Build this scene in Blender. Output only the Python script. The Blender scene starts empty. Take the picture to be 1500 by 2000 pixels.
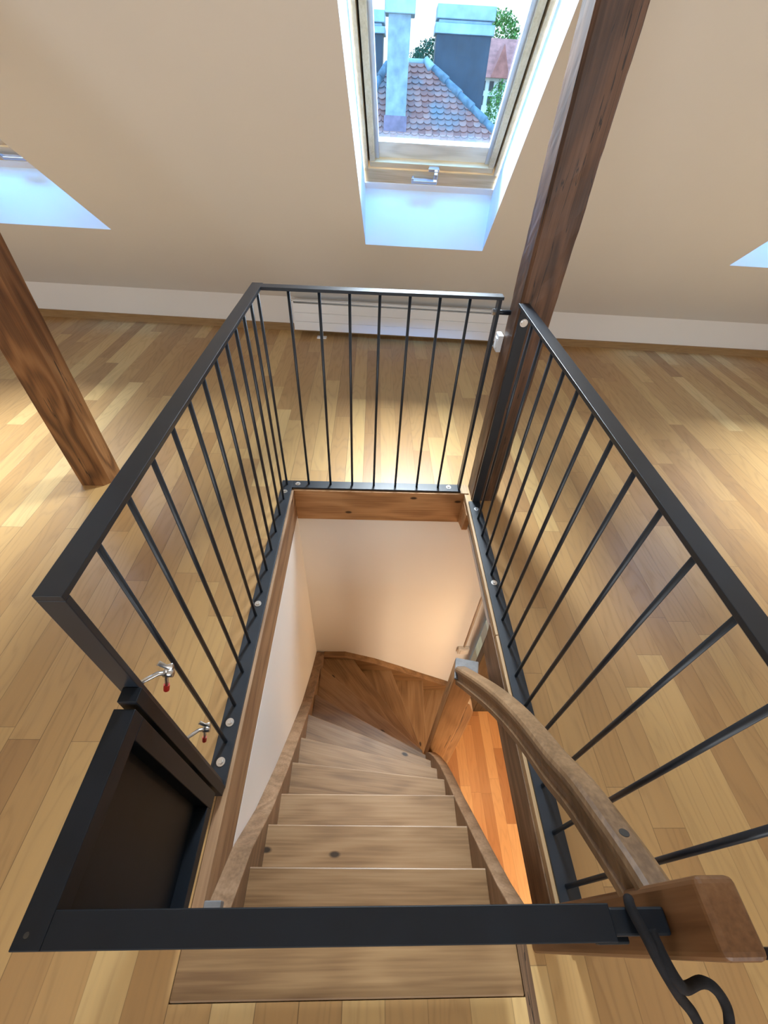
import bpy, bmesh, math, random
from mathutils import Vector, Matrix, noise as mnoise

random.seed(7)
SC = bpy.context.scene
COL = SC.collection
R = math.radians

# ---------------------------------------------------------------- camera
CAM_H = 1.5069
F_PX = 820.47
PITCH, YAW, ROLL = 0.7696, 0.05178, 0.05882


def cam_axes():
    fwd = Vector((math.sin(YAW) * math.cos(PITCH), math.cos(YAW) * math.cos(PITCH), -math.sin(PITCH)))
    right = Vector((math.cos(YAW), -math.sin(YAW), 0))
    up = right.cross(fwd)
    c, s = math.cos(ROLL), math.sin(ROLL)
    return right * c + up * s, up * c - right * s, fwd


_r, _u, _f = cam_axes()
cd = bpy.data.cameras.new('camera')
cam = bpy.data.objects.new('camera', cd)
COL.objects.link(cam)
cam.matrix_world = Matrix(((_r.x, _u.x, -_f.x, 0), (_r.y, _u.y, -_f.y, 0), (_r.z, _u.z, -_f.z, CAM_H), (0, 0, 0, 1)))
cd.sensor_fit = 'VERTICAL'
cd.sensor_height = 24.0
cd.sensor_width = 18.0
cd.lens = F_PX / 2000 * 24.0
cd.clip_start = 0.02
cd.clip_end = 500
SC.camera = cam

# ---------------------------------------------------------------- wall frame (the roof is turned a little against the stairwell)
A = R(-2.771)
U = Vector((math.cos(A), math.sin(A), 0))
V = Vector((-math.sin(A), math.cos(A), 0))
ZV = Vector((0, 0, 1))
VW = 3.852          # face of the skirting board
SL = R(40)          # roof pitch
KV, KZ = 3.867, 0.282   # top of the knee wall


def WP(u, v, z):
    return U * u + V * v + ZV * z


def SP(u, s, n):
    """a point on the sloping ceiling: u along the wall, s up the slope, n outwards"""
    return WP(u, KV - s * math.cos(SL) + n * math.sin(SL), KZ + s * math.sin(SL) + n * math.cos(SL))


# ---------------------------------------------------------------- world, lights, exposure
SC.view_settings.view_transform = 'Standard'
SC.view_settings.look = 'None'
SC.view_settings.gamma = 1
SC.view_settings.use_curve_mapping = False
SC.view_settings.exposure = 0.85
SC.cycles.use_denoising = True
SC.cycles.max_bounces = 10
SC.cycles.diffuse_bounces = 6
SC.cycles.glossy_bounces = 4
SC.cycles.transparent_max_bounces = 12
SC.cycles.sample_clamp_indirect = 6

wd = bpy.data.worlds.new('sky')
SC.world = wd
wd.use_nodes = True
nt = wd.node_tree
bg = nt.nodes['Background']
tc = nt.nodes.new('ShaderNodeTexCoord')
sx = nt.nodes.new('ShaderNodeSeparateXYZ')
rp = nt.nodes.new('ShaderNodeValToRGB')
nt.links.new(tc.outputs['Generated'], sx.inputs[0])
nt.links.new(sx.outputs['Z'], rp.inputs[0])
nt.links.new(rp.outputs[0], bg.inputs[0])
e = rp.color_ramp.elements
e[0].position = 0.0
e[0].color = (0.10, 0.12, 0.11, 1)
e[1].position = 0.015
e[1].color = (0.30, 0.33, 0.35, 1)
q = e.new(0.18)
q.color = (0.30, 0.36, 0.40, 1)
q = e.new(0.45)
q.color = (0.29, 0.60, 0.98, 1)
q = e.new(1.0)
q.color = (0.27, 0.58, 1.0, 1)
bg.inputs[1].default_value = 3.2


def area_light(name, loc, target, w, h, power, color, portal=False, shape='RECTANGLE', spread=180):
    d = bpy.data.lights.new(name, 'AREA')
    d.shape = shape
    d.size, d.size_y = w, h
    d.energy = power
    d.color = color
    d.spread = R(spread)
    o = bpy.data.objects.new(name, d)
    COL.objects.link(o)
    o.location = loc
    o.rotation_euler = (Vector(target) - Vector(loc)).to_track_quat('-Z', 'Y').to_euler()
    if portal:
        d.cycles.is_portal = True
    return o


for u0 in (0.17, -2.31, 2.57):      # sky portals and added outdoor lamps at the three roof windows
    p = SP(u0, 1.85, 0.36)
    area_light('roof_window_daylight', p, SP(u0, 1.85, -1), 0.72, 1.35, 1.0, (1, 1, 1), portal=True)
    pc = SP(u0, 1.75, 0.2)
    area_light('added_blue_lamp', pc + V * -2.0 + ZV * 2.3, pc, 1.6, 0.7, 560, (0.07, 0.40, 1.0))  # added lamp outside the window, throws blue onto the sill panel
    area_light('added_white_lamp', pc + V * 1.5 + ZV * 2.0, pc, 1.1, 1.6, 480, (0.97, 0.95, 0.92))  # added lamp outside the window, brightens the floor inside
# daylight from the windows at the back of the attic, behind the viewer
area_light('back_window_daylight', WP(0, -3.9, 1.45), WP(0, 0, 1.2), 6.5, 1.3, 92, (0.88, 0.94, 1.0))
area_light('lower_lamp_and_fill', (1.5, -0.5, -1.0), (1.2, 0.6, -3), 0.5, 0.5, 26, (1.0, 0.79, 0.56))
area_light('lower_lamp_and_fill', (1.35, 1.15, -1.15), (0.3, 1.2, -2.0), 0.3, 0.3, 5, (1.0, 0.64, 0.32))  # second lamp below, added to warm the winder treads


# ---------------------------------------------------------------- materials
def new_mat(name):
    m = bpy.data.materials.new(name)
    m.use_nodes = True
    n = m.node_tree
    return m, n, n.nodes['Principled BSDF']


def nd(n, kind, **kw):
    x = n.nodes.new(kind)
    for k, v in kw.items():
        setattr(x, k, v)
    return x


def math_n(n, op, a, b=None, c=None):
    x = nd(n, 'ShaderNodeMath', operation=op)
    for i, v in enumerate((a, b, c)):
        if v is None:
            continue
        if isinstance(v, (int, float)):
            x.inputs[i].default_value = v
        else:
            n.links.new(v, x.inputs[i])
    return x.outputs[0]


def ramp(n, fac, stops, interp='LINEAR'):
    r = nd(n, 'ShaderNodeValToRGB')
    el = r.color_ramp.elements
    r.color_ramp.interpolation = interp
    el[0].position, el[0].color = stops[0][0], (*stops[0][1], 1)
    el[1].position, el[1].color = stops[-1][0], (*stops[-1][1], 1)
    for p, c in stops[1:-1]:
        q = el.new(p)
        q.color = (*c, 1)
    n.links.new(fac, r.inputs[0])
    return r.outputs[0]


def mixc(n, fac, a, b, mode='MIX'):
    x = nd(n, 'ShaderNodeMix', data_type='RGBA', blend_type=mode)
    for key, v in ((0, fac), (6, a), (7, b)):
        if isinstance(v, (int, float)):
            x.inputs[key].default_value = v
        elif isinstance(v, tuple):
            x.inputs[key].default_value = (*v, 1)
        else:
            n.links.new(v, x.inputs[key])
    return x.outputs[2]


def bump(n, bs, height, strength, dist=0.002):
    b = nd(n, 'ShaderNodeBump')
    b.inputs['Strength'].default_value = strength
    b.inputs['Distance'].default_value = dist
    n.links.new(height, b.inputs['Height'])
    n.links.new(b.outputs[0], bs.inputs['Normal'])


def plain(name, col, rough=0.5, metal=0.0, spec=0.5, vary=0.06, scale=6.0, bmp=0.0):
    m, n, b = new_mat(name)
    t = nd(n, 'ShaderNodeTexCoord')
    z = nd(n, 'ShaderNodeTexNoise')
    z.inputs['Scale'].default_value = scale
    z.inputs['Detail'].default_value = 4
    n.links.new(t.outputs['Object'], z.inputs['Vector'])
    lo = tuple(max(0, c * (1 - vary)) for c in col)
    hi = tuple(min(1, c * (1 + vary)) for c in col)
    n.links.new(ramp(n, z.outputs[0], [(0.3, lo), (0.7, hi)]), b.inputs['Base Color'])
    b.inputs['Roughness'].default_value = rough
    b.inputs['Metallic'].default_value = metal
    b.inputs['Specular IOR Level'].default_value = spec
    if bmp:
        f = nd(n, 'ShaderNodeTexNoise')
        f.inputs['Scale'].default_value = scale * 40
        n.links.new(t.outputs['Object'], f.inputs['Vector'])
        bump(n, b, f.outputs[0], bmp)
    return m


def wood(name, dark, mid, light, axis='X', rough=0.5, ring=14.0, knots=0.0, fine=1.0, grain_mix=0.55, spec=0.4, crack=0.0, plane='XY'):
    """solid timber with the grain along one axis of the object"""
    m, n, b = new_mat(name)
    t = nd(n, 'ShaderNodeTexCoord')
    oi = nd(n, 'ShaderNodeObjectInfo')
    add = nd(n, 'ShaderNodeVectorMath', operation='ADD')
    sc3 = nd(n, 'ShaderNodeVectorMath', operation='SCALE')
    comb = nd(n, 'ShaderNodeCombineXYZ')
    n.links.new(oi.outputs['Random'], comb.inputs[0])
    n.links.new(oi.outputs['Random'], comb.inputs[1])
    n.links.new(comb.outputs[0], sc3.inputs[0])
    sc3.inputs['Scale'].default_value = 7.0
    n.links.new(t.outputs['Object'], add.inputs[0])
    n.links.new(sc3.outputs[0], add.inputs[1])

    def mapped(along, across):
        mp = nd(n, 'ShaderNodeMapping')
        s = [across] * 3
        s['XYZ'.index(axis)] = along
        mp.inputs['Scale'].default_value = s
        n.links.new(add.outputs[0], mp.inputs['Vector'])
        return mp.outputs[0]
    base = nd(n, 'ShaderNodeTexNoise')
    base.inputs['Scale'].default_value = 1
    base.inputs['Detail'].default_value = 2
    n.links.new(mapped(1.1, 5.0), base.inputs['Vector'])
    rings = math_n(n, 'SINE', math_n(n, 'MULTIPLY', base.outputs[0], ring * 6.0))
    rings = math_n(n, 'MULTIPLY_ADD', rings, 0.5, 0.5)
    fib = nd(n, 'ShaderNodeTexNoise')
    fib.inputs['Scale'].default_value = 1
    fib.inputs['Detail'].default_value = 5
    n.links.new(mapped(4.0 * fine, 120.0 * fine), fib.inputs['Vector'])
    big = nd(n, 'ShaderNodeTexNoise')
    big.inputs['Scale'].default_value = 1
    n.links.new(mapped(0.8, 3.0), big.inputs['Vector'])
    f = math_n(n, 'ADD', math_n(n, 'MULTIPLY', rings, grain_mix * 0.5), math_n(n, 'MULTIPLY', fib.outputs[0], 1 - grain_mix * 0.5))
    f = math_n(n, 'ADD', f, math_n(n, 'MULTIPLY', math_n(n, 'SUBTRACT', big.outputs[0], 0.5), 0.7))
    col = ramp(n, f, [(0.22, dark), (0.5, mid), (0.8, light)])
    if knots:
        v = nd(n, 'ShaderNodeTexVoronoi', voronoi_dimensions='2D')
        v.inputs['Scale'].default_value = 1
        sp = nd(n, 'ShaderNodeSeparateXYZ')
        cb = nd(n, 'ShaderNodeCombineXYZ')
        n.links.new(mapped(3.2, 6.5), sp.inputs[0])
        n.links.new(sp.outputs[plane[0]], cb.inputs[0])
        n.links.new(sp.outputs[plane[1]], cb.inputs[1])
        n.links.new(cb.outputs[0], v.inputs['Vector'])
        pick = math_n(n, 'GREATER_THAN', v.outputs['Color'], 1 - knots)
        kd = nd(n, 'ShaderNodeMapRange')
        kd.inputs['From Min'].default_value = 0.075
        kd.inputs['From Max'].default_value = 0.04
        n.links.new(v.outputs['Distance'], kd.inputs['Value'])
        col = mixc(n, math_n(n, 'MULTIPLY', kd.outputs[0], pick), col, tuple(c * 0.22 for c in dark))
    if crack:
        cz = nd(n, 'ShaderNodeTexNoise')
        cz.inputs['Scale'].default_value = 1
        cz.inputs['Detail'].default_value = 3
        n.links.new(mapped(0.9, 22.0), cz.inputs['Vector'])
        k = math_n(n, 'LESS_THAN', math_n(n, 'ABSOLUTE', math_n(n, 'SUBTRACT', cz.outputs[0], 0.60)), 0.012 * crack)
        col = mixc(n, math_n(n, 'MULTIPLY', k, 0.85), col, tuple(c * 0.18 for c in dark))
    n.links.new(col, b.inputs['Base Color'])
    b.inputs['Roughness'].default_value = rough
    b.inputs['Specular IOR Level'].default_value = spec
    bump(n, b, f, 0.25, 0.0015)
    return m


def plank_mat(name, tones, width, length, ox=0.0, rough=0.36, seam=0.7, grain=0.5, axis='Y', spec=0.45):
    """strip floor: boards along one axis, every board its own tone"""
    m, n, b = new_mat(name)
    t = nd(n, 'ShaderNodeTexCoord')
    s = nd(n, 'ShaderNodeSeparateXYZ')
    n.links.new(t.outputs['Object'], s.inputs[0])
    X, Y = (s.outputs['X'], s.outputs['Y']) if axis == 'Y' else (s.outputs['Y'], s.outputs['X'])
    fx = math_n(n, 'MULTIPLY_ADD', X, 1 / width, ox / width)
    col_id = math_n(n, 'FLOOR', fx)
    wn = nd(n, 'ShaderNodeTexWhiteNoise', noise_dimensions='1D')
    n.links.new(col_id, wn.inputs['W'])
    wl = nd(n, 'ShaderNodeTexWhiteNoise', noise_dimensions='1D')
    n.links.new(math_n(n, 'ADD', col_id, 31.7), wl.inputs['W'])
    ln = math_n(n, 'MULTIPLY_ADD', wl.outputs[0], 0.7 * length, 0.6 * length)
    fy = math_n(n, 'DIVIDE', math_n(n, 'ADD', Y, math_n(n, 'MULTIPLY', wn.outputs[0], 9.0)), ln)
    row_id = math_n(n, 'FLOOR', fy)
    cid = nd(n, 'ShaderNodeCombineXYZ')
    n.links.new(col_id, cid.inputs[0])
    n.links.new(row_id, cid.inputs[1])
    w2 = nd(n, 'ShaderNodeTexWhiteNoise', noise_dimensions='2D')
    n.links.new(cid.outputs[0], w2.inputs['Vector'])
    tone = ramp(n, w2.outputs['Value'], tones)
    # grain, shifted from board to board
    off = nd(n, 'ShaderNodeVectorMath', operation='MULTIPLY_ADD')
    n.links.new(w2.outputs['Color'], off.inputs[0])
    off.inputs[1].default_value = (13, 13, 13)
    n.links.new(t.outputs['Object'], off.inputs[2])
    a, c = (2.0, 38.0)

    def mapped(al, ac):
        mp = nd(n, 'ShaderNodeMapping')
        mp.inputs['Scale'].default_value = (ac, al, ac) if axis == 'Y' else (al, ac, ac)
        n.links.new(off.outputs[0], mp.inputs['Vector'])
        return mp.outputs[0]
    g0 = nd(n, 'ShaderNodeTexNoise')
    g0.inputs['Scale'].default_value = 1
    g0.inputs['Detail'].default_value = 2
    n.links.new(mapped(1.0, 7.0), g0.inputs['Vector'])
    rings = math_n(n, 'MULTIPLY_ADD', math_n(n, 'SINE', math_n(n, 'MULTIPLY', g0.outputs[0], 90.0)), 0.5, 0.5)
    g1 = nd(n, 'ShaderNodeTexNoise')
    g1.inputs['Scale'].default_value = 1
    g1.inputs['Detail'].default_value = 5
    n.links.new(mapped(5.0, 160.0), g1.inputs['Vector'])
    gf = math_n(n, 'ADD', math_n(n, 'MULTIPLY', math_n(n, 'POWER', rings, 2.0), 0.35), math_n(n, 'MULTIPLY', g1.outputs[0], 0.65))
    gc = ramp(n, gf, [(0.25, (1.10, 1.08, 1.05)), (0.55, (1, 1, 1)), (0.95, (0.62, 0.55, 0.48))])
    col = mixc(n, grain, tone, gc, 'MULTIPLY')
    # knots and dark flecks
    v = nd(n, 'ShaderNodeTexVoronoi', voronoi_dimensions='2D')
    v.inputs['Scale'].default_value = 1
    n.links.new(mapped(1.7, 6.0), v.inputs['Vector'])
    pick = math_n(n, 'GREATER_THAN', v.outputs['Color'], 0.93)
    kd = nd(n, 'ShaderNodeMapRange')
    kd.inputs['From Min'].default_value = 0.09
    kd.inputs['From Max'].default_value = 0.02
    n.links.new(v.outputs['Distance'], kd.inputs['Value'])
    col = mixc(n, math_n(n, 'MULTIPLY', math_n(n, 'MULTIPLY', kd.outputs[0], pick), 0.6), col, (0.10, 0.05, 0.022))
    # seams
    frx = math_n(n, 'FRACT', fx)
    ex = math_n(n, 'MINIMUM', frx, math_n(n, 'SUBTRACT', 1.0, frx))
    sx_ = math_n(n, 'LESS_THAN', math_n(n, 'MULTIPLY', ex, width), 0.0012)
    fry = math_n(n, 'FRACT', fy)
    ey = math_n(n, 'MINIMUM', fry, math_n(n, 'SUBTRACT', 1.0, fry))
    sy_ = math_n(n, 'LESS_THAN', math_n(n, 'MULTIPLY', ey, ln), 0.0010)
    sm = math_n(n, 'MAXIMUM', math_n(n, 'MULTIPLY', sx_, math_n(n, 'MULTIPLY_ADD', wl.outputs[0], 0.8, 0.2)), math_n(n, 'MULTIPLY', sy_, 0.6))
    col = mixc(n, math_n(n, 'MULTIPLY', sm, seam), col, (0.05, 0.028, 0.014))
    n.links.new(col, b.inputs['Base Color'])
    rr = math_n(n, 'MULTIPLY_ADD', gf, 0.18, rough - 0.08)
    n.links.new(rr, b.inputs['Roughness'])
    b.inputs['Specular IOR Level'].default_value = spec
    bump(n, b, math_n(n, 'SUBTRACT', math_n(n, 'MULTIPLY', gf, -0.15), sm), 0.35, 0.001)
    return m


M = {}
OAK = [(0.0, (0.34, 0.190, 0.078)), (0.2, (0.39, 0.225, 0.090)), (0.5, (0.435, 0.26, 0.105)), (0.7, (0.465, 0.285, 0.118)), (0.86, (0.50, 0.315, 0.128)), (0.95, (0.55, 0.365, 0.155)), (1.0, (0.59, 0.41, 0.19))]
M['floor'] = plank_mat('oak_strip_floor', OAK, 0.10, 1.25, ox=0.035, rough=0.36)
LOW = [(0.0, (0.34, 0.14, 0.045)), (0.4, (0.47, 0.22, 0.08)), (0.75, (0.53, 0.27, 0.105)), (1.0, (0.60, 0.34, 0.145))]
M['lower_floor'] = plank_mat('orange_strip_floor', LOW, 0.085, 0.8, ox=0.02, rough=0.4)
M['plaster'] = plain('white_plaster', (0.80, 0.775, 0.74), 0.92, spec=0.2, vary=0.012, scale=2.0, bmp=0.06)
M['slope_plaster'] = plain('warm_white_plaster', (0.79, 0.765, 0.72), 0.92, spec=0.2, vary=0.012, scale=1.5, bmp=0.06)
M['stair_plaster'] = plain('stair_plaster', (0.83, 0.81, 0.78), 0.9, spec=0.2, vary=0.012, scale=2.0, bmp=0.08)
M['white_paint'] = plain('white_paint', (0.82, 0.83, 0.84), 0.45, vary=0.01)
M['reveal'] = plain('daylight_tinted_reveal', (0.66, 0.79, 0.90), 0.7, vary=0.01)  # white reveal with blue sky light put into its colour
M['steel'] = plain('anthracite_steel', (0.011, 0.016, 0.024), 0.38, spec=0.5, vary=0.15, scale=14)
M['gate_steel'] = plain('black_steel', (0.004, 0.007, 0.012), 0.48, spec=0.32, vary=0.2, scale=14)
M['zinc'] = plain('zinc_plated', (0.72, 0.72, 0.72), 0.28, metal=1.0, vary=0.1, scale=40)
M['chrome'] = plain('satin_chrome', (0.75, 0.77, 0.8), 0.25, metal=1.0, vary=0.03)
M['red'] = plain('red_plastic', (0.6, 0.03, 0.02), 0.45)
M['cord'] = plain('black_webbing', (0.012, 0.012, 0.014), 0.85, spec=0.2, vary=0.3, scale=60, bmp=0.4)
M['skirting'] = wood('oak_skirting', (0.24, 0.135, 0.055), (0.30, 0.18, 0.075), (0.36, 0.22, 0.10), 'X', 0.5, grain_mix=0.25)
M['beam'] = wood('dark_timber', (0.045, 0.020, 0.010), (0.090, 0.040, 0.019), (0.15, 0.072, 0.036), 'Z', 0.5, ring=9, grain_mix=0.6, crack=0.35, spec=0.5)
M['beam_light'] = wood('brown_timber', (0.075, 0.027, 0.007), (0.165, 0.066, 0.019), (0.225, 0.10, 0.034), 'Z', 0.5, ring=9, grain_mix=0.85, crack=0.35)
PD, PM, PL = (0.145, 0.076, 0.032), (0.23, 0.128, 0.058), (0.30, 0.18, 0.09)
M['tread'] = wood('pine_tread', PD, PM, PL, 'X', 0.42, ring=7, knots=0.32, grain_mix=0.45)
M['nosing'] = wood('oak_nosing', (0.155, 0.083, 0.037), (0.235, 0.136, 0.062), (0.31, 0.19, 0.09), 'X', 0.42, ring=7, grain_mix=0.4)
M['riser'] = wood('pine_riser', (0.17, 0.085, 0.035), (0.25, 0.13, 0.055), (0.32, 0.18, 0.085), 'X', 0.5, ring=6)
M['string_y'] = wood('pine_stringer', (0.15, 0.085, 0.045), (0.235, 0.14, 0.078), (0.32, 0.20, 0.12), 'Y', 0.45, ring=8, grain_mix=0.5)
M['string_x'] = wood('pine_stringer_cross', (0.13, 0.065, 0.026), (0.21, 0.11, 0.045), (0.28, 0.155, 0.07), 'X', 0.45, ring=7)
M['newel'] = wood('pine_newel', (0.20, 0.095, 0.038), (0.34, 0.18, 0.075), (0.44, 0.25, 0.115), 'Z', 0.45, ring=6, grain_mix=0.4, crack=1.1)
M['newel_up'] = wood('brown_newel', (0.10, 0.044, 0.017), (0.155, 0.072, 0.029), (0.20, 0.10, 0.044), 'Z', 0.42, ring=4, grain_mix=0.3)
M['handrail'] = wood('brown_handrail', (0.13, 0.075, 0.038), (0.21, 0.125, 0.065), (0.29, 0.18, 0.10), 'Y', 0.38, ring=5, grain_mix=0.4)
M['lining_x'] = wood('larch_lining_cross', (0.32, 0.16, 0.065), (0.49, 0.27, 0.12), (0.60, 0.36, 0.18), 'X', 0.55, ring=7, knots=0.45, plane='XZ', grain_mix=0.5)
M['lining_y'] = wood('larch_lining', (0.20, 0.105, 0.052), (0.32, 0.185, 0.095), (0.42, 0.26, 0.15), 'Y', 0.55, ring=8, knots=0.12, plane='YZ', grain_mix=0.55)
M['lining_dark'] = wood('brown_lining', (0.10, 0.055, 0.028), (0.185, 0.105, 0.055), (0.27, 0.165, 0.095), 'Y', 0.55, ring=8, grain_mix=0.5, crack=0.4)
M['edge'] = wood('oak_edge', (0.32, 0.20, 0.10), (0.41, 0.27, 0.145), (0.48, 0.34, 0.19), 'Y', 0.45, ring=5, grain_mix=0.2)
M['grey_end'] = plain('worn_grey_wood', (0.15, 0.145, 0.145), 0.45, vary=0.25, scale=30)
M['frame'] = wood('pine_window', (0.50, 0.36, 0.19), (0.62, 0.47, 0.27), (0.70, 0.56, 0.36), 'X', 0.4, ring=7, grain_mix=0.5)
M['frame_v'] = wood('pine_window_side', (0.46, 0.36, 0.22), (0.56, 0.45, 0.29), (0.64, 0.53, 0.37), 'Y', 0.4, ring=7, grain_mix=0.4)
M['bead'] = wood('pale_bead', (0.60, 0.58, 0.50), (0.72, 0.70, 0.62), (0.78, 0.76, 0.68), 'X', 0.4, ring=9, grain_mix=0.8)
M['alu'] = plain('pale_aluminium', (0.55, 0.62, 0.72), 0.4, metal=0.3)
M['gap'] = plain('dark_hollow', (0.03, 0.025, 0.02), 0.8)
M['door'] = wood('dark_door_wood', (0.045, 0.03, 0.016), (0.075, 0.05, 0.028), (0.11, 0.075, 0.042), 'Z', 0.5, ring=5)
M['pane'] = plain('pale_pane', (0.75, 0.82, 0.85), 0.2)
M['conduit'] = plain('cream_conduit', (0.60, 0.50, 0.40), 0.6)
M['socket'] = plain('cream_socket', (0.78, 0.72, 0.64), 0.5)
# outside
M['tile'] = None
M['sheet'] = plain('pale_metal_sheet', (0.28, 0.36, 0.39), 0.5, metal=0.2, vary=0.2, scale=3)
M['render_grey'] = plain('grey_render', (0.23, 0.275, 0.28), 0.9, vary=0.25, scale=5)
M['dark_sheet'] = plain('dark_cladding', (0.024, 0.034, 0.044), 0.6, vary=0.3, scale=2.5)
M['flash'] = plain('copper_flashing', (0.16, 0.10, 0.13), 0.5, vary=0.35, scale=6)
M['hip'] = plain('grey_hip_tile', (0.12, 0.17, 0.20), 0.8, vary=0.3, scale=8)
M['render_white'] = plain('cream_render', (0.70, 0.72, 0.66), 0.9)
M['red_roof'] = plain('red_roof', (0.45, 0.16, 0.12), 0.8, vary=0.25, scale=3)
M['dark_pane'] = plain('dark_pane', (0.04, 0.05, 0.06), 0.2)
M['bark'] = plain('bark', (0.08, 0.06, 0.04), 0.9, vary=0.3)


def leaf_mat(name, a, b_):
    m, n, b = new_mat(name)
    t = nd(n, 'ShaderNodeTexCoord')
    z = nd(n, 'ShaderNodeTexNoise')
    z.inputs['Scale'].default_value = 3.0
    z.inputs['Detail'].default_value = 6
    n.links.new(t.outputs['Object'], z.inputs['Vector'])
    n.links.new(ramp(n, z.outputs[0], [(0.3, a), (0.7, b_)]), b.inputs['Base Color'])
    b.inputs['Roughness'].default_value = 0.8
    b.inputs['Specular IOR Level'].default_value = 0.1
    return m


M['leaf'] = leaf_mat('green_leaves', (0.05, 0.13, 0.03), (0.20, 0.38, 0.10))
M['leaf_dark'] = leaf_mat('dark_leaves', (0.02, 0.07, 0.045), (0.06, 0.15, 0.09))


def tile_mat():
    m, n, b = new_mat('clay_tiles')
    g = nd(n, 'ShaderNodeNewGeometry')
    t = nd(n, 'ShaderNodeTexCoord')
    c1 = ramp(n, g.outputs['Random Per Island'], [(0.0, (0.21, 0.085, 0.065)), (0.5, (0.29, 0.125, 0.095)), (1.0, (0.34, 0.175, 0.135))])
    z = nd(n, 'ShaderNodeTexNoise')
    z.inputs['Scale'].default_value = 1.6
    z.inputs['Detail'].default_value = 5
    n.links.new(t.outputs['Object'], z.inputs['Vector'])
    f = nd(n, 'ShaderNodeMapRange')
    f.inputs['From Min'].default_value = 0.48
    f.inputs['From Max'].default_value = 0.68
    n.links.new(z.outputs[0], f.inputs['Value'])
    n.links.new(mixc(n, f.outputs[0], c1, (0.155, 0.16, 0.165)), b.inputs['Base Color'])
    b.inputs['Roughness'].default_value = 0.8
    return m


M['tile'] = tile_mat()


def glass_mat():
    m = bpy.data.materials.new('window_glass')
    m.use_nodes = True
    n = m.node_tree
    for x in list(n.nodes):
        n.nodes.remove(x)
    o = nd(n, 'ShaderNodeOutputMaterial')
    tr = nd(n, 'ShaderNodeBsdfTransparent')
    tr.inputs[0].default_value = (0.90, 0.96, 1.0, 1)
    gl = nd(n, 'ShaderNodeBsdfGlossy')
    gl.inputs['Roughness'].default_value = 0.02
    gl.inputs[0].default_value = (0.9, 0.95, 1, 1)
    fr = nd(n, 'ShaderNodeLayerWeight')
    fr.inputs[0].default_value = 0.5
    mx = nd(n, 'ShaderNodeMixShader')
    n.links.new(math_n(n, 'MULTIPLY_ADD', math_n(n, 'POWER', fr.outputs['Facing'], 5.0), 0.8, 0.03), mx.inputs[0])
    n.links.new(tr.outputs[0], mx.inputs[1])
    n.links.new(gl.outputs[0], mx.inputs[2])
    n.links.new(mx.outputs[0], o.inputs[0])
    return m


M['glass'] = glass_mat()


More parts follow.
